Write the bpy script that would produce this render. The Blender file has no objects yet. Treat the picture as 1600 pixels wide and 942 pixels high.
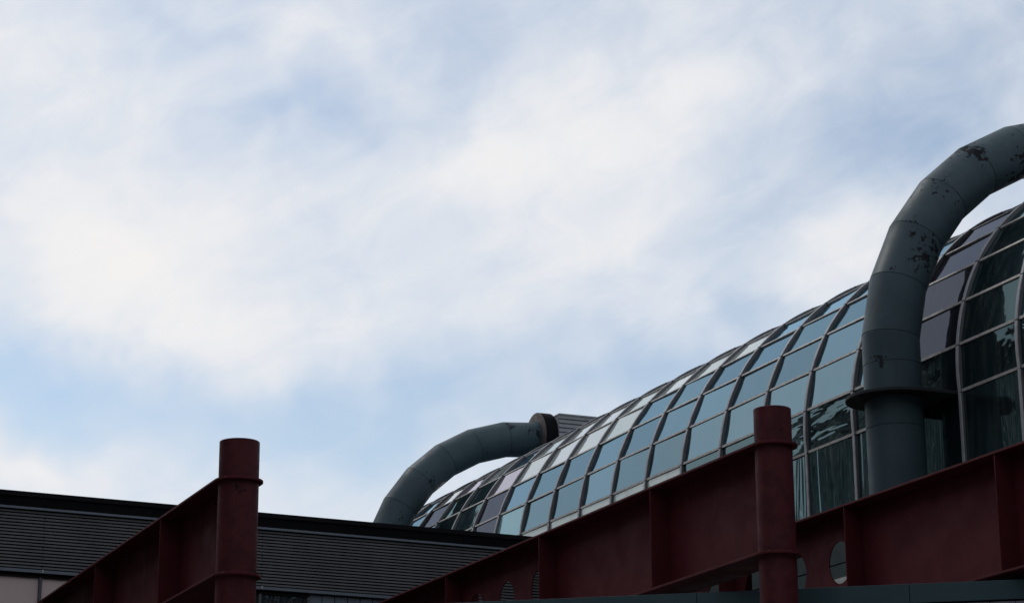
import bpy, bmesh, math, random
from mathutils import Vector, Matrix

random.seed(7)
sc = bpy.context.scene
COL = sc.collection

# ------------------------------------------------------------------ camera
# world frame: X across the glass roof (to the right), Y along it (away), Z up; eye at z = 0, ground at z = -1.6
GZ = -1.6
FW = Vector((0.37948, 0.88093, 0.28275))
RT = Vector((0.91905, -0.39411, -0.00558))
UP = Vector((-0.10652, -0.26197, 0.95918))
cd = bpy.data.cameras.new('camera')
cam = bpy.data.objects.new('camera', cd)
COL.objects.link(cam)
cd.sensor_fit = 'HORIZONTAL'
cd.sensor_width = 36.0
cd.lens = 80.092
cd.clip_start = 0.1
cd.clip_end = 5000
cam.matrix_world = Matrix(((RT.x, UP.x, -FW.x, 0), (RT.y, UP.y, -FW.y, 0), (RT.z, UP.z, -FW.z, 0), (0, 0, 0, 1)))
sc.camera = cam

# ------------------------------------------------------------------ world: blue sky with thin drifting cloud
SUN_AZ, SUN_EL = -24.0, 50.0
world = bpy.data.worlds.new('World')
sc.world = world
world.use_nodes = True
NT = world.node_tree
NT.nodes.clear()


class NB:
    """small helper that chains nodes"""
    def __init__(s, nt):
        s.nt = nt

    def new(s, kind, **kw):
        n = s.nt.nodes.new(kind)
        for k, v in kw.items():
            setattr(n, k, v)
        return n

    def put(s, sock, v):
        if v is None:
            return
        if hasattr(v, 'is_output'):
            s.nt.links.new(v, sock)
        else:
            sock.default_value = v

    def m(s, op, a, b=None, c=None, clamp=False):
        n = s.new('ShaderNodeMath', operation=op)
        n.use_clamp = clamp
        for i, v in enumerate((a, b, c)):
            s.put(n.inputs[i], v)
        return n.outputs[0]

    def mix(s, f, a, b):
        n = s.new('ShaderNodeMix', data_type='RGBA')
        s.put(n.inputs[0], f)
        for sock, v in ((n.inputs[6], a), (n.inputs[7], b)):
            if isinstance(v, tuple):
                v = tuple(v) + (1,) * (4 - len(v))
            s.put(sock, v)
        return n.outputs[2]

    def noise(s, vec, scale, detail=4, rough=.5, dist=0.0, out=0):
        n = s.new('ShaderNodeTexNoise')
        s.put(n.inputs['Vector'], vec)
        n.inputs['Scale'].default_value = scale
        n.inputs['Detail'].default_value = detail
        n.inputs['Roughness'].default_value = rough
        n.inputs['Distortion'].default_value = dist
        return n.outputs[out]

    def comb(s, x, y, z=0.0):
        n = s.new('ShaderNodeCombineXYZ')
        for i, v in enumerate((x, y, z)):
            s.put(n.inputs[i], v)
        return n.outputs[0]

    def ramp(s, v, lo, hi, a=0.0, b=1.0, smooth=True):
        n = s.new('ShaderNodeMapRange')
        n.interpolation_type = 'SMOOTHSTEP' if smooth else 'LINEAR'
        s.put(n.inputs[0], v)
        for i, x in enumerate((lo, hi, a, b)):
            n.inputs[i + 1].default_value = x
        return n.outputs[0]


b = NB(NT)
tc = b.new('ShaderNodeTexCoord')
sep = b.new('ShaderNodeSeparateXYZ')
NT.links.new(tc.outputs['Generated'], sep.inputs[0])
az0 = b.m('MULTIPLY', b.m('ARCTAN2', sep.outputs[0], sep.outputs[1]), 57.29578)
el0 = b.m('MULTIPLY', b.m('ARCSINE', sep.outputs[2]), 57.29578)
# uneven edges for the cloud banks
base_v = b.comb(b.m('MULTIPLY', az0, .1), b.m('MULTIPLY', el0, .1))
w1 = b.noise(base_v, 3.2, 3, .5)
w2 = b.noise(b.comb(b.m('MULTIPLY', az0, .1), b.m('MULTIPLY', el0, .1), 7.3), 3.2, 3, .5)
az = b.m('ADD', az0, b.m('MULTIPLY', b.m('SUBTRACT', w1, .5), 5.5))
el = b.m('ADD', el0, b.m('MULTIPLY', b.m('SUBTRACT', w2, .5), 3.6))
# cloud banks and gaps by compass bearing and height (degrees): bearing, height, spread, spread, density
BANKS = [
    (11.92, 18.41, 4.35, 2.74, 0.22), (17.98, 14.80, 5.52, 1.45, 0.24), (24.36, 20.29, 2.85, 1.77, 0.22),
    (32.18, 17.32, 2.34, 1.29, 0.17), (26.84, 17.03, 2.68, 0.97, 0.10), (18.8, 22.6, 2.6, 0.7, 0.18),
    (29.37, 22.07, 3.35, 1.13, 0.16), (11.31, 11.91, 2.01, 0.97, 0.30), (10.71, 22.27, 2.18, 1.29, 0.10),
    (14.13, 16.93, 3.68, 1.77, 0.20), (11.18, 14.2, 3.1, 1.05, -0.52), (17.68, 20.6, 2.0, 0.6, -0.22),
    (21.96, 22.54, 1.84, 1.77, -0.20), (34.99, 22.52, 3.01, 1.45, -0.20), (35.0, 20.2, 3.2, 1.2, -0.26),
    (29.83, 16.62, 1.34, 0.60, -0.26), (24.13, 14.99, 4.35, 1.13, -0.24), (16.06, 13.00, 5.52, 0.97, -0.30),
    (20.31, 13.54, 3.35, 1.29, -0.28), (28.27, 14.43, 3.35, 1.29, -0.25), (14.6, 22.9, 2.0, 0.5, -0.14),
]
tot = None
for a_, e_, s_, t_, k_ in BANKS:
    dx = b.m('MULTIPLY', b.m('SUBTRACT', az, a_), 1 / s_)
    dy = b.m('MULTIPLY', b.m('SUBTRACT', el, e_), 1 / t_)
    g = b.m('MULTIPLY', b.m('EXPONENT', b.m('MULTIPLY', b.m('ADD', b.m('MULTIPLY', dx, dx), b.m('MULTIPLY', dy, dy)), -1.0)), k_)
    tot = g if tot is None else b.m('ADD', tot, g)
# drawn-out streaks climbing to the right plus finer wisps
su = b.m('ADD', b.m('MULTIPLY', az0, .93), b.m('MULTIPLY', el0, .36))
sv = b.m('SUBTRACT', b.m('MULTIPLY', el0, .93), b.m('MULTIPLY', az0, .36))
streak = b.noise(b.comb(b.m('MULTIPLY', su, .08), b.m('MULTIPLY', sv, .165), 2.0), 1.5, 5, .5, .4)
wisp = b.noise(b.comb(b.m('MULTIPLY', su, .24), b.m('MULTIPLY', sv, .36), 5.0), 2.0, 6, .58, .7)
dens = b.m('ADD', b.m('ADD', tot, b.m('MULTIPLY', b.m('SUBTRACT', streak, .5), .62)),
           b.m('ADD', b.m('MULTIPLY', b.m('SUBTRACT', wisp, .5), .36), .70))
fibre = b.noise(b.comb(b.m('MULTIPLY', su, .22), b.m('MULTIPLY', sv, 1.5), 9.0), 2.0, 4, .6, 1.2)
mask = b.ramp(b.m('ADD', dens, b.m('MULTIPLY', b.m('SUBTRACT', fibre, .5), .07)), .06, 1.03)
nish = b.new('ShaderNodeTexSky')
nish.sky_type = 'NISHITA'
nish.sun_disc = False
nish.sun_elevation = math.radians(SUN_EL)
nish.sun_rotation = math.radians(SUN_AZ)
nish.altitude = 100
nish.air_density = 1.0
nish.dust_density = 1.6
nish.ozone_density = .55
warm = b.ramp(dens, .55, 1.25)
cloud = b.mix(warm, (6.4, 6.78, 7.4), (7.95, 7.78, 7.68))
tn = b.new('ShaderNodeMix', data_type='RGBA', blend_type='MULTIPLY')
tn.inputs[0].default_value = 1.0
NT.links.new(nish.outputs[0], tn.inputs[6])
tn.inputs[7].default_value = (.98, 1.03, 1.02, 1)
skyc = b.mix(mask, tn.outputs[2], cloud)
bg = b.new('ShaderNodeBackground')
bg.inputs['Strength'].default_value = 0.115
NT.links.new(skyc, bg.inputs['Color'])
wo = b.new('ShaderNodeOutputWorld')
NT.links.new(bg.outputs[0], wo.inputs['Surface'])

# ------------------------------------------------------------------ sun behind the cloud veil
sl = bpy.data.lights.new('sun', 'SUN')
sl.energy = 0.6
sl.angle = math.radians(14)
sl.color = (1.0, .95, .88)
so = bpy.data.objects.new('sun', sl)
COL.objects.link(so)
sd = Vector((math.sin(math.radians(SUN_AZ)) * math.cos(math.radians(SUN_EL)),
             math.cos(math.radians(SUN_AZ)) * math.cos(math.radians(SUN_EL)), math.sin(math.radians(SUN_EL))))
so.rotation_euler = sd.to_track_quat('Z', 'Y').to_euler()
so.location = (0, 0, 60)

sc.cycles.max_bounces = 6
sc.cycles.glossy_bounces = 3
sc.cycles.diffuse_bounces = 3
vs = sc.view_settings
vs.view_transform = 'Standard'
vs.look = 'None'
vs.exposure = 0.0
vs.gamma = 1.0
vs.use_curve_mapping = False

# ------------------------------------------------------------------ helpers
def mesh_obj(name, verts, faces, mats, parent=None, mi=None, smooth=False, loc=None):
    me = bpy.data.meshes.new(name)
    me.from_pydata([tuple(v) for v in verts], [], faces)
    for mt in (mats if isinstance(mats, (list, tuple)) else [mats]):
        me.materials.append(mt)
    if mi:
        me.polygons.foreach_set('material_index', mi)
    if smooth:
        me.polygons.foreach_set('use_smooth', [True] * len(me.polygons))
    me.update()
    o = bpy.data.objects.new(name, me)
    COL.objects.link(o)
    if parent is not None:
        o.parent = parent
    if loc is not None:
        o.location = loc
    return o


def thing(name, label, cat, loc=(0, 0, 0), group=None, rot=0.0):
    o = bpy.data.objects.new(name, None)
    o.empty_display_size = .3
    COL.objects.link(o)
    o.location = loc
    o.rotation_euler = (0, 0, rot)
    o['label'] = label
    o['category'] = cat
    if group:
        o['group'] = group
    return o


class MB:
    def __init__(s):
        s.v, s.f, s.i = [], [], []

    def box(s, x0, x1, y0, y1, z0, z1, mi=0):
        n = len(s.v)
        s.v += [(x0, y0, z0), (x1, y0, z0), (x1, y1, z0), (x0, y1, z0), (x0, y0, z1), (x1, y0, z1), (x1, y1, z1), (x0, y1, z1)]
        for q in ((3, 2, 1, 0), (4, 5, 6, 7), (0, 1, 5, 4), (1, 2, 6, 5), (2, 3, 7, 6), (3, 0, 4, 7)):
            s.f.append(tuple(n + k for k in q))
            s.i.append(mi)
        return s

    def prism(s, outline, z0, z1, mi=0):
        n = len(s.v)
        k = len(outline)
        s.v += [(x, y, z0) for x, y in outline] + [(x, y, z1) for x, y in outline]
        s.f.append(tuple(n + j for j in reversed(range(k))))
        s.f.append(tuple(n + k + j for j in range(k)))
        s.i += [mi, mi]
        for j in range(k):
            s.f.append((n + j, n + (j + 1) % k, n + k + (j + 1) % k, n + k + j))
            s.i.append(mi)
        return s

    def rings(s, rings, closed=False, caps=True, mi=0):
        n = len(s.v)
        k = len(rings[0])
        for r in rings:
            s.v += [tuple(p) for p in r]
        m = len(rings)
        for a in range(m if closed else m - 1):
            c = (a + 1) % m
            for j in range(k):
                s.f.append((n + a * k + j, n + a * k + (j + 1) % k, n + c * k + (j + 1) % k, n + c * k + j))
                s.i.append(mi)
        if caps and not closed:
            s.f.append(tuple(n + j for j in reversed(range(k))))
            s.f.append(tuple(n + (m - 1) * k + j for j in range(k)))
            s.i += [mi, mi]
        return s

    def build(s, name, mats, parent=None, smooth=False, loc=None):
        return mesh_obj(name, s.v, s.f, mats, parent, s.i, smooth, loc)


def bevel(o, w=.006, seg=2):
    md = o.modifiers.new('bevel', 'BEVEL')
    md.width = w
    md.segments = seg
    md.limit_method = 'ANGLE'
    md.angle_limit = math.radians(40)
    return o


def smooth_by_angle(o, deg=35):
    me = o.data
    bm = bmesh.new()
    bm.from_mesh(me)
    bmesh.ops.recalc_face_normals(bm, faces=bm.faces)
    for e in bm.edges:
        e.smooth = not (len(e.link_faces) != 2 or e.calc_face_angle(0) > math.radians(deg))
    for fc in bm.faces:
        fc.smooth = True
    bm.to_mesh(me)
    bm.free()
    return o


def fix_normals(o):
    bm = bmesh.new()
    bm.from_mesh(o.data)
    bmesh.ops.recalc_face_normals(bm, faces=bm.faces)
    bm.to_mesh(o.data)
    bm.free()
    return o


def dup(o, parent=None, name=None):
    c = o.copy()
    if name:
        c.name = name
    COL.objects.link(c)
    if parent is not None:
        c.parent = parent
    return c


# ------------------------------------------------------------------ materials
def paint(name, col, col2=None, rough=.45, scale=2.0, amt=.5, bump=.05, spec=.4, spots=None, streak=0.0, metal=0.0):
    """weathered paint or metal: two tones mixed by noise, run-off streaks, optional flaked spots"""
    mt = bpy.data.materials.new(name)
    mt.use_nodes = True
    nt = mt.node_tree
    nt.nodes.clear()
    n = NB(nt)
    out = n.new('ShaderNodeOutputMaterial')
    p = n.new('ShaderNodeBsdfPrincipled')
    nt.links.new(p.outputs[0], out.inputs[0])
    geo = n.new('ShaderNodeNewGeometry')
    pos = geo.outputs['Position']
    col2 = col2 or tuple(c * .7 for c in col)
    f1 = n.noise(pos, scale, 6, .6, .3)
    fac = n.ramp(f1, .35, .68, 0, amt)
    c = n.mix(fac, col, col2)
    if streak:
        sp = n.new('ShaderNodeSeparateXYZ')
        nt.links.new(pos, sp.inputs[0])
        sv_ = n.comb(n.m('MULTIPLY', sp.outputs[0], 9.0), n.m('MULTIPLY', sp.outputs[1], 9.0), n.m('MULTIPLY', sp.outputs[2], .5))
        f2 = n.noise(sv_, 1.0, 4, .6)
        c = n.mix(n.ramp(f2, .52, .75, 0, streak), c, tuple(x * .45 for x in col))
    rg = n.ramp(f1, .3, .7, rough - .08, rough + .12)
    if spots:
        lo, scol, sc_, big = spots
        m1 = n.noise(pos, sc_, 5, .62, .2)
        m2 = n.noise(pos, big, 2, .5)
        mk = n.ramp(n.m('ADD', m1, n.m('MULTIPLY', m2, 1.1)), lo, lo + .025)
        c = n.mix(mk, c, scol)
        rg = n.m('ADD', rg, n.m('MULTIPLY', mk, .25))
    n.put(p.inputs['Base Color'], c)
    n.put(p.inputs['Roughness'], rg)
    p.inputs['Specular IOR Level'].default_value = spec
    p.inputs['Metallic'].default_value = metal
    if bump:
        bp = n.new('ShaderNodeBump')
        bp.inputs['Strength'].default_value = bump
        bp.inputs['Distance'].default_value = .02
        nt.links.new(n.noise(pos, scale * 14, 5, .6), bp.inputs['Height'])
        nt.links.new(bp.outputs[0], p.inputs['Normal'])
    return mt


def coated_glass(name, base, tint, r0, wave=.006, wscale=1.3, dirt=.12, stretch=(1, 1, 1)):
    """solar-control glass: mirror coat over a dark body, slightly wavy, with rain dirt"""
    mt = bpy.data.materials.new(name)
    mt.use_nodes = True
    nt = mt.node_tree
    nt.nodes.clear()
    n = NB(nt)
    out = n.new('ShaderNodeOutputMaterial')
    geo = n.new('ShaderNodeNewGeometry')
    pos = geo.outputs['Position']
    oi = n.new('ShaderNodeObjectInfo')
    rnd = oi.outputs['Random']
    bp = n.new('ShaderNodeBump')
    bp.inputs['Strength'].default_value = 1.0
    bp.inputs['Distance'].default_value = wave
    off = n.comb(n.m('MULTIPLY', rnd, 37.0), n.m('MULTIPLY', rnd, 11.0), 0.0)
    va = n.new('ShaderNodeVectorMath', operation='ADD')
    nt.links.new(pos, va.inputs[0])
    nt.links.new(off, va.inputs[1])
    vm = n.new('ShaderNodeVectorMath', operation='MULTIPLY')
    nt.links.new(va.outputs[0], vm.inputs[0])
    vm.inputs[1].default_value = stretch
    nt.links.new(n.noise(vm.outputs[0], wscale, 2, .45, .4), bp.inputs['Height'])
    gl = n.new('ShaderNodeBsdfGlossy')
    gl.inputs['Roughness'].default_value = .03
    tintc = n.mix(rnd, tuple(t * .86 for t in tint), tuple(min(1, t * 1.12) for t in tint))
    n.put(gl.inputs['Color'], tintc)
    nt.links.new(bp.outputs[0], gl.inputs['Normal'])
    df = n.new('ShaderNodeBsdfDiffuse')
    sp = n.new('ShaderNodeSeparateXYZ')
    nt.links.new(pos, sp.inputs[0])
    sv_ = n.comb(n.m('MULTIPLY', sp.outputs[0], 6.0), n.m('MULTIPLY', sp.outputs[1], 6.0), n.m('MULTIPLY', sp.outputs[2], .7))
    dm = n.ramp(n.noise(sv_, 1.0, 5, .6), .42, .8, 0, dirt)
    n.put(df.inputs['Color'], n.mix(dm, base, (.30, .31, .30)))
    lw = n.new('ShaderNodeLayerWeight')
    lw.inputs['Blend'].default_value = .5
    fr = n.m('POWER', lw.outputs['Facing'], 5.0)
    fac = n.m('ADD', n.m('MULTIPLY', fr, 1 - r0), r0, clamp=True)
    fac = n.m('MULTIPLY', fac, n.m('SUBTRACT', 1.0, n.m('MULTIPLY', dm, .6)))
    mx = n.new('ShaderNodeMixShader')
    nt.links.new(fac, mx.inputs[0])
    nt.links.new(df.outputs[0], mx.inputs[1])
    nt.links.new(gl.outputs[0], mx.inputs[2])
    nt.links.new(mx.outputs[0], out.inputs[0])
    return mt


M = {}
M['ground'] = paint('asphalt', (.05, .05, .052), (.035, .035, .037), rough=.85, scale=.6, spec=.2)
M['paving'] = paint('paving', (.16, .155, .15), (.10, .10, .10), rough=.85, scale=1.5, spec=.2)
M['red'] = paint('red_paint', (.088, .0155, .0205), (.068, .012, .016), rough=.6, scale=1.6, amt=.7, spec=.12, streak=.25)
M['red_col'] = paint('red_paint_post', (.088, .017, .0215), (.056, .0115, .015), rough=.55, scale=3.4, amt=.95, spec=.16,
                     spots=(1.34, (.018, .009, .010), 9.0, 2.2), streak=.3)
M['pipe'] = paint('green_grey_paint', (.046, .075, .087), (.035, .059, .070), rough=.5, scale=1.2, amt=.7, spec=.22,
                  spots=(1.34, (.012, .014, .017), 7.0, .9), streak=.2)
M['pipe_worn'] = paint('green_grey_paint_flaking', (.046, .075, .087), (.035, .059, .070), rough=.5, scale=1.2, amt=.7, spec=.22,
                       spots=(1.165, (.006, .0075, .010), 7.5, 1.05), streak=.2)
M['collar'] = paint('collar_dark', (.022, .026, .028), (.015, .018, .02), rough=.6, spec=.2)
M['seam'] = paint('seam_dark', (.018, .021, .024), rough=.7, spec=.2)
M['alu'] = paint('aluminium_frame', (.42, .40, .38), (.28, .26, .24), rough=.5, scale=7, amt=.8, spec=.5, streak=.3)
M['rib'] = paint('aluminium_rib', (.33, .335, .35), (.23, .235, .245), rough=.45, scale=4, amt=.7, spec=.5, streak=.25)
M['flank'] = paint('shaded_bronze_flank', (.13, .128, .135), (.09, .088, .094), rough=.5, scale=4, amt=.7, spec=.35)
M['gasket'] = paint('gasket', (.012, .012, .013), rough=.7, spec=.2, bump=0)
M['black'] = paint('black_metal', (.005, .005, .0065), (.0035, .0035, .005), rough=.7, spec=.06)
M['charcoal'] = paint('charcoal_metal', (.0095, .009, .011), (.007, .0065, .008), rough=.7, spec=.08, scale=.8)
M['slat'] = paint('louvre_metal', (.088, .087, .092), (.068, .067, .072), rough=.5, spec=.3, scale=.7)
M['trim'] = paint('grey_blue_trim', (.14, .165, .20), (.11, .13, .16), rough=.45, spec=.4)
M['lavender'] = paint('pale_grey_panel', (.34, .35, .40), (.28, .29, .33), rough=.5, spec=.35, streak=.2)
M['bluepanel'] = paint('blue_grey_panel', (.15, .18, .22), (.12, .14, .175), rough=.5, spec=.3)
M['fascia'] = paint('teal_fascia', (.036, .075, .088), (.028, .06, .07), rough=.5, spec=.3, scale=.9)
M['teal_wall'] = paint('teal_wall', (.022, .044, .045), (.017, .035, .036), rough=.6, spec=.3)
M['white_ledge'] = paint('white_ledge', (.55, .56, .56), (.4, .41, .41), rough=.6, streak=.3)
M['concrete'] = paint('concrete', (.17, .165, .16), (.12, .115, .11), rough=.85, scale=.5, spec=.2)
M['roofing'] = paint('roofing', (.06, .06, .06), rough=.9, spec=.15)
M['flange'] = paint('brown_steel', (.085, .062, .055), (.05, .038, .036), rough=.6, scale=5, amt=.9, spec=.3)
M['duct'] = paint('ribbed_duct', (.27, .28, .29), (.2, .205, .21), rough=.45, spec=.4)

GL = {
    'blue': coated_glass('glass_blue', (.020, .034, .042), (.44, .69, .84), .31, wave=.012, wscale=1.0),
    'teal': coated_glass('glass_teal', (.024, .042, .048), (.49, .72, .82), .31, wave=.012, wscale=1.0),
    'purple': coated_glass('glass_mauve', (.017, .018, .024), (.32, .35, .42), .19),
    'dark': coated_glass('glass_dark', (.008, .014, .016), (.45, .66, .68), .14, wave=.008),
    'wavy': coated_glass('glass_wavy', (.012, .020, .022), (.55, .80, .82), .17, wave=.009, wscale=1.5, stretch=(.5, .5, 2.6)),
    'streaky': coated_glass('glass_streaky', (.010, .018, .020), (.50, .74, .76), .20, wave=.012, wscale=1.0, stretch=(2.4, 2.4, .22)),
    'sky_pale': coated_glass('glass_sky_pale', (.46, .51, .49), (.9, .98, .95), .42, dirt=.25),  # reflection of bright sky put into the glass colour
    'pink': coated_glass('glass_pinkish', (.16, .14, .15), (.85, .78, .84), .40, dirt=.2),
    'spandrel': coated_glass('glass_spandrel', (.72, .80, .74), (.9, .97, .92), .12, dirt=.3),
    'bright_tint': coated_glass('glass_bright_tint', (.20, .34, .36), (.6, .85, .9), .28, dirt=.1),  # brightness in this pane is put into its base colour
    'tan': coated_glass('glass_tan_sky_tint', (.62, .49, .46), (.85, .75, .75), .10, dirt=.2),  # pinkish reflected sky put into the pane colour
    'window': coated_glass('glass_window', (.02, .022, .025), (.7, .75, .85), .22, wave=.02),
    'tower': coated_glass('glass_tower', (.012, .018, .020), (.6, .75, .75), .10),
}

# ------------------------------------------------------------------ ground
g = mesh_obj('ground', [(-1500, -1500, GZ), (1500, -1500, GZ), (1500, 1500, GZ), (-1500, 1500, GZ)], [(0, 1, 2, 3)], M['ground'])
g['kind'] = 'structure'
g = MB().box(-6, 40, 8, 85, GZ, GZ + .12).build('pavement', M['paving'])
g['kind'] = 'structure'

# ------------------------------------------------------------------ glass barrel vault
VX, VZ, VR = 30.238, 11.428, 4.755
Y0, BAY = 42.80, 2.0
PH0, DPH, NROW = -.083, .2041, 16
NMIN, NMAX = -17, 8                      # rib numbers, growing towards the camera
VB = 9.25                                # foot of the glazing
vault = thing('glass_vault', 'long barrel-vaulted glass roof of tinted panes in grey ribs', 'glass roof', (VX, Y0, GZ))


def vloc(x, y, z):
    return (x - VX, y - Y0, z - GZ)


def arc_profile(r_in, r_out, n=96):
    """cross-section polyline in (x, z) from left foot over the crown to right foot"""
    a0, a1 = PH0, PH0 + DPH * NROW
    ins, outs = [], []
    for k in range(n + 1):
        t = a0 + (a1 - a0) * k / n
        ins.append((VX - r_in * math.cos(t), VZ + r_in * math.sin(t)))
        outs.append((VX - r_out * math.cos(t), VZ + r_out * math.sin(t)))
    for lst in (ins, outs):
        lst.insert(0, (lst[0][0], VB))
        lst.append((lst[-1][0], VB))
    return ins, outs


ins, outs = arc_profile(VR - .10, VR)
RW = .048


def rib_mesh():
    m = MB()
    rings = []
    for (xi, zi), (xo, zo) in zip(ins, outs):
        dx, dz = xo - xi, zo - zi
        c = .012                                            # eased outer corners
        L = math.hypot(dx, dz) or 1
        xm, zm = xo - dx / L * c, zo - dz / L * c
        rings.append([vloc(xi, Y0 - RW, zi), vloc(xm, Y0 - RW, zm), vloc(xo, Y0 - RW + c, zo),
                      vloc(xo, Y0 + RW - c, zo), vloc(xm, Y0 + RW, zm), vloc(xi, Y0 + RW, zi)])
    m.rings(rings)
    for q in range(len(rings) - 1):                       # dark flanks, part bronze finish, part painted-in shade; lighter cap
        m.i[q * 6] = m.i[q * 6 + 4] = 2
    return m


rm = rib_mesh()
for k in range(0, NROW + 1):
    t_ = PH0 + DPH * k
    e_r, e_t = Vector((-math.cos(t_), 0, math.sin(t_))), Vector((math.sin(t_), 0, math.cos(t_)))
    n_ = len(rm.v)
    for r_ in (VR - .07, VR + .002):
        for y_, h_ in ((-RW - .003, -.009), (RW + .003, -.009), (RW + .003, .009), (-RW - .003, .009)):
            p_ = Vector((VX, Y0 + y_, VZ)) + e_r * r_ + e_t * (h_ - .03)
            rm.v.append(vloc(*p_))
    for q in ((3, 2, 1, 0), (4, 5, 6, 7), (0, 1, 5, 4), (1, 2, 6, 5), (2, 3, 7, 6), (3, 0, 4, 7)):
        rm.f.append(tuple(n_ + i_ for i_ in q))
        rm.i.append(1)
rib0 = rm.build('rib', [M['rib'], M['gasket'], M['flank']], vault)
smooth_by_angle(rib0, 25)
for n in range(NMIN, NMAX + 1):
    r = rib0 if n == 0 else dup(rib0, vault)
    r.location = (0, -n * BAY, 0)

# splice plates where rib lengths meet (row lines 1 and 4)
ya, yb = Y0 - NMAX * BAY, Y0 - NMIN * BAY
for k in range(NROW + 1):
    t = PH0 + DPH * k
    er = Vector((-math.cos(t), 0, math.sin(t)))
    et = Vector((math.sin(t), 0, math.cos(t)))
    c = Vector((VX, 0, VZ))
    m = MB()

    def bar(r0, r1, h0, h1, mi):
        n = len(m.v)
        for y in (ya, yb):
            for r_, h_ in ((r0, h0), (r1, h0), (r1, h1), (r0, h1)):
                p = c + er * r_ + et * h_
                m.v.append(vloc(p.x, y, p.z))
        for q in ((0, 1, 2, 3), (7, 6, 5, 4), (0, 4, 5, 1), (1, 5, 6, 2), (2, 6, 7, 3), (3, 7, 4, 0)):
            m.f.append(tuple(n + j for j in q))
            m.i.append(mi)
    bar(VR - .090, VR - .035, -.029, .029, 0)
    bar(VR - .145, VR - .091, -.055, .055, 1)
    o = m.build('transom', [M['alu'], M['gasket']], vault)
    fix_normals(o)

# panes: one box each, shared meshes, each set a hair out of true
PW, PT = BAY - 2 * RW - .02, .024


def pane_mesh(h):
    m = MB().box(-PW / 2, PW / 2, -h / 2, h / 2, -PT / 2, PT / 2)
    return m


chord = 2 * (VR - .075) * math.sin(DPH / 2)
PH_ = chord - .058 - .016
pane_v = pane_mesh(PH_)
me_cache = {}


def pane_obj(kind, h, key):
    ck = (kind, key)
    if ck not in me_cache:
        o = pane_mesh(h).build('pane', GL[kind], vault)
        me_cache[ck] = o.data
        return o
    o = bpy.data.objects.new('pane', me_cache[ck])
    COL.objects.link(o)
    o.parent = vault
    return o


# kinds by (bay, row); bay j lies between rib j and rib j+1, row k between transom k and k+1
KIND = {}
for j in range(NMIN, NMAX):
    for k in range(-1, NROW + 1):
        kd = 'blue'
        if k == 1:
            kd = 'teal'
        if k == 0:
            kd = 'wavy'
        if k == -1:
            kd = 'streaky'
        KIND[j, k] = kd
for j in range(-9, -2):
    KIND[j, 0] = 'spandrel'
KIND[-3, 0] = 'wavy'
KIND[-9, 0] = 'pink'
for k in range(1, 7):
    KIND[2, k] = 'purple'
for k in range(-1, 7):
    KIND[3, k] = 'dark'  # near pipe's dark reflection put into the glass colour
KIND[2, 0] = 'dark'
KIND[2, -1] = 'streaky'
KIND[3, -1] = 'streaky'
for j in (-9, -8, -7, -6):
    KIND[j, 3] = 'sky_pale'
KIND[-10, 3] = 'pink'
KIND[-10, 2] = 'purple'
KIND[-10, 1] = 'purple'
KIND[-9, 1] = 'bright_tint'
for j in (-11, -12):
    KIND[j, 2] = 'dark'  # far pipe's mirror image stood in for by darker glass
    KIND[j, 3] = 'dark'
KIND[-13, 3] = 'purple'
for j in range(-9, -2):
    KIND[j, 4] = 'sky_pale'
KIND[-11, 4] = 'sky_pale'
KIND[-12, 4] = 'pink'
KIND[-13, 4] = 'sky_pale'

rest = MB()
for j in range(NMIN, NMAX):
    yc = Y0 - (j + .5) * BAY
    for k in range(-1, NROW + 1):
        if k in (-1, NROW):
            left = k == -1
            ph = PH0 if left else PH0 + DPH * NROW
            x = VX - (VR - .075) * math.cos(ph)
            zt = VZ + (VR - .075) * math.sin(ph)
            h = zt - VB - .05
            ctr = Vector((x, yc, VB + (zt - VB) / 2 - .01))
            nrm = Vector((-1 if left else 1, 0, 0))
            tan = Vector((0, 0, 1))
        else:
            ph = PH0 + DPH * (k + .5)
            rr = (VR - .075) * math.cos(DPH / 2)
            nrm = Vector((-math.cos(ph), 0, math.sin(ph)))
            tan = Vector((math.sin(ph), 0, math.cos(ph)))
            ctr = Vector((VX, yc, VZ)) + nrm * rr
            h = PH_
        ax = tan.cross(nrm)
        if k <= 7:
            o = pane_obj(KIND[j, k], h, 'tall' if k == -1 else 'row')
            rot = Matrix((ax, tan, nrm)).transposed()
            tilt = Matrix.Rotation(random.gauss(0, .010), 3, 'X') @ Matrix.Rotation(random.gauss(0, .008), 3, 'Y')
            o.matrix_local = Matrix.Translation(Vector(vloc(*ctr))) @ (rot @ tilt).to_4x4()
        else:
            n = len(rest.v)
            for dz in (-PT / 2, PT / 2):
                for a_, t_ in ((-PW / 2, -h / 2), (PW / 2, -h / 2), (PW / 2, h / 2), (-PW / 2, h / 2)):
                    rest.v.append(vloc(*(ctr + ax * a_ + tan * t_ + nrm * dz)))
            for q in ((3, 2, 1, 0), (4, 5, 6, 7), (0, 1, 5, 4), (1, 2, 6, 5), (2, 3, 7, 6), (3, 0, 4, 7)):
                rest.f.append(tuple(n + i for i in q))
                rest.i.append(0)
o = rest.build('rear_panes', GL['blue'], vault)
o['kind'] = 'stuff'
# gable walls at both ends
for y in (ya - .12, yb + .12):
    pts = [(x, z) for x, z in ins]
    m = MB()
    n = len(pts)
    m.v = [vloc(x, y - .04, z) for x, z in pts] + [vloc(x, y + .04, z) for x, z in pts]
    m.f = [tuple(range(n)), tuple(reversed(range(n, 2 * n)))] + [(i, n + i, n + (i + 1) % n, (i + 1) % n) for i in range(n)]
    m.i = [0] * len(m.f)
    fix_normals(m.build('gable', GL['dark'], vault))
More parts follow.
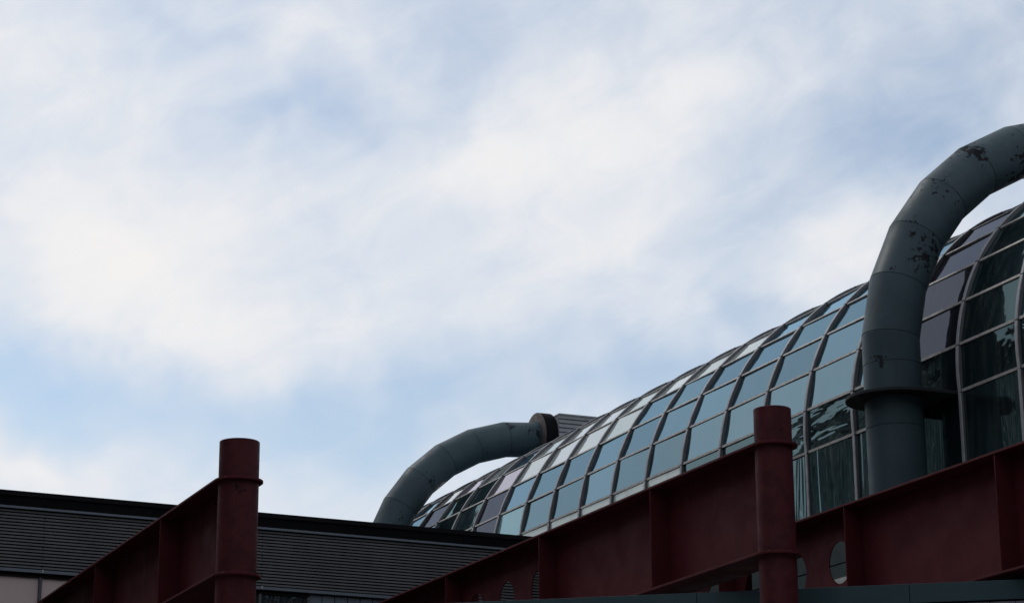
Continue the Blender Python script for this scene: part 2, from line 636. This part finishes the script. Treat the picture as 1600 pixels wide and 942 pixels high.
# plinth below the glazing: sill, teal panels, white ledge
xl, xr = VX - VR + .06, VX + VR - .06
MB().box(*[v for v in (xl - .10 - VX, xl + .10 - VX, ya - Y0, yb - Y0, VB - .10 - GZ, VB - GZ)]).build('sill', M['alu'], vault)
MB().box(xr - .10 - VX, xr + .10 - VX, ya - Y0, yb - Y0, VB - .10 - GZ, VB - GZ).build('sill', M['alu'], vault)
MB().box(xl - .02 - VX, xr + .02 - VX, ya - Y0, yb - Y0, -.0, VB - .12 - GZ).build('plinth', M['black'], vault)
bp_m = None
for j in range(NMIN, NMAX):
    for z0, z1 in ((8.36, 9.10), (7.99, 8.33)):
        yc = -(j + .5) * BAY
        o = MB().box(xl - .07 - VX, xl - .022 - VX, yc - .985, yc + .985, z0 - GZ, z1 - GZ).build('wall_panel', M['teal_wall'], vault)
MB().box(xl - .30 - VX, xl - .021 - VX, ya - Y0, yb - Y0, 7.84 - GZ, 7.97 - GZ).build('ledge', M['white_ledge'], vault)

# ------------------------------------------------------------------ red steel girders on round posts
def ring_pts(r, z, n=48, c=(0, 0)):
    return [(c[0] + r * math.cos(2 * math.pi * i / n), c[1] + r * math.sin(2 * math.pi * i / n), z) for i in range(n)]


def girder(label, X, YC, rc, ring, half, ztop, zbot, stiff, yend, first_hole, hole_z=7.76, hole_d=.84, ctop=9.37):
    """I-girder that runs away from a round post; local origin at the post's foot"""
    t = thing('steel_girder', label, 'girder', (X, YC, GZ), 'red steel girders')
    L = yend - YC
    dz = -GZ
    # post: hollow tube with a thick rim
    m = MB()
    zt = ctop + dz
    m.rings([ring_pts(rc, 0), ring_pts(rc, zt - .01), ring_pts(rc - .01, zt), ring_pts(rc - .03, zt), ring_pts(rc - .035, zt - .4)], caps=False)
    m.f.append(tuple(range(len(m.v) - 48, len(m.v))))
    m.i.append(0)
    smooth_by_angle(m.build('post', M['red_col'], t), 35)

    def outline(b, r):
        pts = [(b, L), (-b, L)]
        # straight edge to the post, then round it
        n = 28
        for i in range(n + 1):
            a = math.pi + math.pi * i / n
            pts.append((b * math.cos(a) if r <= b else r * math.cos(a), (b if r <= b else r) * math.sin(a)))
        return pts

    for zc, th, nm in ((ztop, .045, 'top_flange'), (zbot, .045, 'bottom_flange')):
        m = MB().prism(outline(half, ring), zc - th / 2 + dz, zc + th / 2 + dz)
        o = m.build(nm, M['red'], t)
        bevel(fix_normals(o), .006, 2)
    for zc in (ztop + .0225, zbot + .0225, zbot - .0225):
        sg = -1 if zc < zbot else 1
        rings = []
        for i in range(72):
            a = 2 * math.pi * i / 72
            w = .017 + .005 * math.sin(i * 2.1) + .003 * math.sin(i * 5.3)
            rings.append([((rc + dr) * math.cos(a), (rc + dr) * math.sin(a), zc + dh + dz) for dr, dh in ((-.002, sg * .0005), (w, sg * .0005), (w * .5, sg * w), (-.002, sg * w * 1.2))])
        o = MB().rings(rings, closed=True).build('weld_bead', M['red_col'], t)
        smooth_by_angle(o, 60)
    # web with round holes
    z0, z1 = zbot + .0225 + dz, ztop - .0225 + dz
    th = .012
    ys = [rc - .02] + [s - YC for s in stiff] + [L]
    cells = []
    for a_, c_ in zip(ys[:-1], ys[1:]):
        if a_ + YC >= first_hole - .05:
            nh = max(1, round((c_ - a_) / 1.75))
            w = (c_ - a_) / nh
            for i in range(nh):
                cells.append((a_ + i * w, a_ + (i + 1) * w, True))
        else:
            cells.append((a_, c_, False))
    m = MB()
    N = 40
    for y0, y1, hole in cells:
        if not hole:
            m.box(-th, th, y0, y1, z0, z1)
            continue
        yc, zc = (y0 + y1) / 2, hole_z + dz
        circ, rect = [], []
        angs = [2 * math.pi * i / N for i in range(N)] + [math.atan2(zz - zc, yy - yc) % (2 * math.pi) for yy in (y0, y1) for zz in (z0, z1)]
        angs = sorted(angs)
        for a in angs:
            ca, sa = math.cos(a), math.sin(a)
            circ.append((yc + hole_d / 2 * ca, zc + hole_d / 2 * sa))
            s_ = 1e9
            if ca > 1e-9: s_ = min(s_, (y1 - yc) / ca)
            if ca < -1e-9: s_ = min(s_, (y0 - yc) / ca)
            if sa > 1e-9: s_ = min(s_, (z1 - zc) / sa)
            if sa < -1e-9: s_ = min(s_, (z0 - zc) / sa)
            rect.append((yc + s_ * ca, zc + s_ * sa))
        k = len(angs)
        n = len(m.v)
        for x, lst in ((-th, rect), (-th, circ), (th, circ), (th, rect)):
            m.v += [(x, yy, zz) for yy, zz in lst]
        for i in range(k):
            j = (i + 1) % k
            for r_ in range(3):
                m.f.append((n + r_ * k + i, n + r_ * k + j, n + (r_ + 1) * k + j, n + (r_ + 1) * k + i))
                m.i.append(0)
    o = m.build('web', M['red'], t)
    fix_normals(o)
    for s in stiff:
        for sg in (-1, 1):
            y = s - YC
            xa, xb = (-half + .012, -th - .002) if sg < 0 else (th + .002, half - .012)
            bevel(MB().box(xa, xb, y - .013, y + .013, z0 - .004, z1 + .004).build('stiffener', M['red'], t), .004, 1)
    return t


girder('dark red steel girder and round post in front of the dark louvred building', 11.65, 39.82, .372, .452, .45,
       8.71, 6.95, [43.74, 49.30, 54.75], 55.3, 49.3, ctop=9.46)
girder('dark red steel girder with round post rising before the middle of the glass roof', 19.37, 33.58, .327, .42, .42,
       8.71, 6.81, [37.55, 42.70, 47.94, 53.2], 55.6, 42.7)
girder('dark red steel girder crossing in front of the foot of the near pipe', 23.62, 27.6, .327, .42, .42,
       8.71, 6.60, [32.57, 37.62, 42.80, 48.0, 53.2], 55.8, 37.6)

# ------------------------------------------------------------------ ventilation pipes
PX, PR, PZS, PRB, PST = 24.65, .5836, 12.295, 5.417, .214


def pipe(label, Y, worn_at):
    t = thing('vent_pipe', label, 'pipe', (PX, Y, GZ), 'big painted vent pipes')
    dz = -GZ
    # centreline joints in local (x, z)
    pts = [(0, 0), (0, 3.2), (0, 6.6), (0, 9.0), (0, 10.40 + dz), (0, 11.70 + dz)]
    p = [0.0, PZS + dz]
    seg = 2 * PRB * math.tan(PST / 2)
    joints = []
    for j in range(7):
        joints.append(tuple(p))
        a = PST * (j + 1)
        p = [p[0] + seg * math.sin(a), p[1] + seg * math.cos(a)]
    pts += joints
    a = PST * 7
    last = joints[-1]
    pts.append((last[0] + 1.16 * math.sin(a), last[1] + 1.16 * math.cos(a)))
    dirs = []
    for q, r in zip(pts[:-1], pts[1:]):
        d = Vector((r[0] - q[0], 0, r[1] - q[1])).normalized()
        dirs.append(d)
    N = 56
    n_out = len(pts)
    for i in range(n_out - 1):
        d = dirs[i]
        dp = dirs[i - 1] if i else d
        dn = dirs[i + 1] if i + 1 < len(dirs) else d
        P, Q = Vector((pts[i][0], 0, pts[i][1])), Vector((pts[i + 1][0], 0, pts[i + 1][1]))
        side = Vector((0, 1, 0))
        up = d.cross(side)
        n0 = (d + dp).normalized()
        n1 = (d + dn).normalized()

        def ring(r, s):
            """ring of points on the tube at fraction s, cut on the mitre planes at the ends"""
            out = []
            for k in range(N):
                a_ = 2 * math.pi * k / N
                w = side * (r * math.cos(a_)) + up * (r * math.sin(a_))
                # slide along d to the mitre planes
                t0 = (P - (P + w)).dot(n0) / d.dot(n0)
                b0 = P + w + d * t0
                t1 = (Q - (P + w)).dot(n1) / d.dot(n1)
                b1 = P + w + d * t1
                L = (b1 - b0).length
                if s[0] == 'a':
                    out.append(b0 + d * s[1])
                else:
                    out.append(b1 - d * s[1])
            return out
        bead = .006
        m = MB()
        m.rings([ring(PR - .012, ('a', .0005)), ring(PR - .007, ('a', .002)), ring(PR, ('a', .010)), ring(PR, ('b', .010)), ring(PR - .007, ('b', .002)), ring(PR - .012, ('b', .0005))])
        worn = i in worn_at
        o = m.build('pipe_section', M['pipe_worn'] if worn else M['pipe'], t)
        smooth_by_angle(o, 20)
    # dark sealing band inside every joint
    # wide collar plate tied back to the glass wall
    z = 11.02 + dz
    R = .97
    ol = [(.90, R), (0, R)]
    for k in range(1, 24):
        a_ = math.pi / 2 + math.pi * k / 24
        ol.append((R * math.cos(a_), R * math.sin(a_)))
    ol += [(0, -R), (.90, -R)]
    o = MB().prism(ol, z - .035, z + .035).build('collar_plate', M['collar'], t)
    bevel(fix_normals(o), .008, 2)
    # end flange: short fat drum with a brown face
    e = Vector((pts[-1][0], 0, pts[-1][1]))
    RF = .92

    def xr(r, x, n=56):
        return [(x, r * math.cos(2 * math.pi * k / n), e.z + r * math.sin(2 * math.pi * k / n)) for k in range(n)]
    x0 = e.x - .04
    m = MB().rings([xr(RF - .03, x0), xr(RF, x0 + .02), xr(RF, x0 + .06), xr(RF, x0 + .44), xr(RF - .03, x0 + .46)])
    m.i = [0] * len(m.f)
    m.i[:56] = [1] * 56
    m.i[-2] = 1
    o = m.build('end_drum', [M['black'], M['flange']], t)
    smooth_by_angle(o, 40)
    m = MB().rings([xr(PR + .05, x0 - .05), xr(PR + .05, x0 + .005)])
    smooth_by_angle(m.build('end_collar', M['pipe'], t), 40)
    # ribbed sheet-metal duct that runs on to the crown of the roof
    zt, zb = e.z + .70, e.z - 1.0
    xa, xb = x0 + .47, x0 + 4.6
    d = MB().box(xa, xb, -.88, .88, zb, zt).build('duct_box', M['duct'], t)
    nrib = 13
    for k in range(nrib):
        zc = zt - .06 - k * .15
        MB().box(xa + .004, xb - .004, -.935, -.882, zc - .052, zc + .052).build('duct_rib', M['duct'], d)
    MB().box(xa - .01, xb + .02, -.96, .96, zt, zt + .05).build('duct_lid', M['duct'], d)
    return t


pipe('thick green-grey vent pipe with flaking paint arching over the near end of the roof', 37.846, (7, 8, 9, 10, 11))
pipe('green-grey vent pipe arching behind the black roof edge into a round drum', 68.25, (12,))

# ------------------------------------------------------------------ louvred building
BA = .068
bld = thing('louvred_building', 'dark flat-roofed building with grey horizontal louvres below a black roof edge', 'building', (13, 56, GZ), rot=BA)
dz = -GZ
TA, TB = -16.0, 12.3
MB().box(TA, TB, .10, 8.0, 0, 11.30 + dz).build('wall', M['charcoal'], bld)
MB().box(TA, TB + .05, -.16, 8.1, 11.40 + dz, 11.52 + dz).build('roof_cap', M['charcoal'], bld)
MB().box(TA, TB, -.12, .098, 11.15 + dz, 11.397 + dz).build('roof_fascia', M['black'], bld)
MB().box(TA, TB, -.125, .097, 11.09 + dz, 11.145 + dz).build('trim', M['trim'], bld)
MOD = 5.76
cuts = [TA] + [t for t in [-1.62 + MOD * k for k in range(-2, 3)] if TA < t < TB] + [TB]
pitch = (11.075 - 9.625) / 18


def slat_mesh(L):
    # folded louvre blade, sloping out towards its lower edge
    prof = [(-.062, -.032), (-.070, -.026), (-.058, .022), (.02, .034), (.02, .028), (-.050, .012)]
    m = MB()
    m.rings([[(x, p[0], p[1]) for p in prof] for x in (0, L)])
    return m


for a_, c_ in zip(cuts[:-1], cuts[1:]):
    first = None
    for k in range(18):
        z = 9.625 + pitch * (k + .5) + dz
        if first is None:
            first = fix_normals(slat_mesh(c_ - a_ - .005).build('louvre_slat', M['slat'], bld))
            o = first
        else:
            o = dup(first, bld)
        o.location = (a_ + .0025, 0, z)
    # fixing studs on the panel joint
    if c_ < TB - 1:
        for k in range(0, 18, 3):
            z = 9.625 + pitch * (k + 1) + dz
            MB().box(c_ - .022, c_ + .022, -.080, -.052, z - .012, z + .012).build('fixing', M['black'], bld)
MB().box(TA, TB, .02, .099, 9.60 + dz, 11.088 + dz).build('louvre_backing', M['black'], bld)
MB().box(TA, TB, -.10, .098, 9.53 + dz, 9.605 + dz).build('sill_trim', M['trim'], bld)
for t in cuts[1:-1]:
    MB().box(t - .025, t + .025, -.115, -.1005, 9.535 + dz, 9.612 + dz).build('trim_joint', M['lavender'], bld)
MB().box(TA, 5.46, -.03, .098, 9.42 + dz, 9.47 + dz).build('window_head', M['charcoal'], bld)
mull = [-1.64 + 2.88 * k for k in range(-5, 3)] + [5.46]
for t in mull:
    MB().box(t - .032, t + .032, -.05, .098, 7.6 + dz, 9.419 + dz).build('mullion', M['slat'], bld)
for i, (a_, c_) in enumerate(zip(mull[:-1], mull[1:])):
    kd = 'tan' if c_ < 2 else 'window'
    MB().box(a_ + .04, c_ - .04, .03, .06, 7.7 + dz, 9.418 + dz).build('window_pane', GL[kd], bld)
MB().box(TA, 5.46, -.05, .098, 7.52 + dz, 7.598 + dz).build('window_sill', M['trim'], bld)
t = 5.52
while t < TB - .4:
    MB().box(t, t + .335, .02, .098, 6.0 + dz, 9.50 + dz).build('wall_panel', M['bluepanel'], bld)
    t += .36

# ------------------------------------------------------------------ low annex with a teal roof edge, under the girders
PA, PB = Vector((15.31, 38.20)), Vector((23.44, 32.26))
dv = (PB - PA).normalized()
ang = math.atan2(dv.y, dv.x)
ann = thing('annex', 'low annex with plain teal roof edge passing under the red girders', 'building', (PA.x, PA.y, GZ), rot=ang)
zt = 6.45
La, Lb = -3.0, 16.0
joints = [La, .9, 4.4, 8.12, 11.7, Lb]
for a_, c_ in zip(joints[:-1], joints[1:]):
    bevel(MB().box(a_ + .004, c_ - .004, 0, .12, zt - .335 + dz, zt + dz).build('fascia_panel', M['fascia'], ann), .006, 2)
MB().box(La, Lb, .03, .119, zt - .36 + dz, zt - .336 + dz).build('shadow_gap', M['black'], ann)
MB().box(La, Lb, .12, 5.0, 0, zt - .05 + dz).build('body', M['concrete'], ann)
x = La
k = 0
while x < Lb - .3:
    MB().box(x + .006, x + .424, .045, .118, 3.4 + dz, zt - .361 + dz).build('wall_panel', M['lavender'], ann)
    x += .43

# ------------------------------------------------------------------ added office slab out of view: darkens the foreground, mirrored in lower panes
tw = thing('added_office_block', 'added dark glass office block, unseen on the left, for shade and reflections', 'building', (-15, 66, GZ))
TH = 33.8
MB().box(-14, -.3, -52, 49, 0, TH).build('wall', M['concrete'], tw)
fl = 3.4
nf = int(TH // fl)
for k in range(nf):
    z0 = .5 + k * fl
    MB().box(-.29, 0, -52, 49, z0, z0 + .95).build('floor_band', M['concrete'], tw)
    MB().box(-.25, -.2, -51.9, 48.9, z0 + .96, z0 + fl - .01).build('window_band', GL['tower'], tw)
for i in range(35):
    y = -52 + i * 3.0 - .1 + .1
    MB().box(.002, .16, y, y + .34, .2, TH - .3).build('mullion', M['white_ledge'], tw)
MB().box(-14.2, .3, -52.2, 49.2, TH + .002, TH + .7).build('parapet', M['charcoal'], tw)

# ------------------------------------------------------------------ unseen block added behind the viewer to cut the sky light
bk = thing('added_rear_block', 'added tall concrete block behind the viewer, unseen, darkening the foreground', 'building', (14, -18, GZ))
BH = 34.0
MB().box(-44, 60, -16, -.3, 0, BH).build('wall', M['concrete'], bk)
for k in range(9):
    z0 = 1.0 + k * 3.6
    MB().box(-44, 60, -.29, 0, z0, z0 + 1.3).build('floor_band', M['concrete'], bk)
    MB().box(-43.9, 59.9, -.25, -.2, z0 + 1.31, z0 + 3.59).build('window_band', GL['tower'], bk)
MB().box(-44.2, 60.2, -16.2, .3, BH + .002, BH + .8).build('parapet', M['charcoal'], bk)
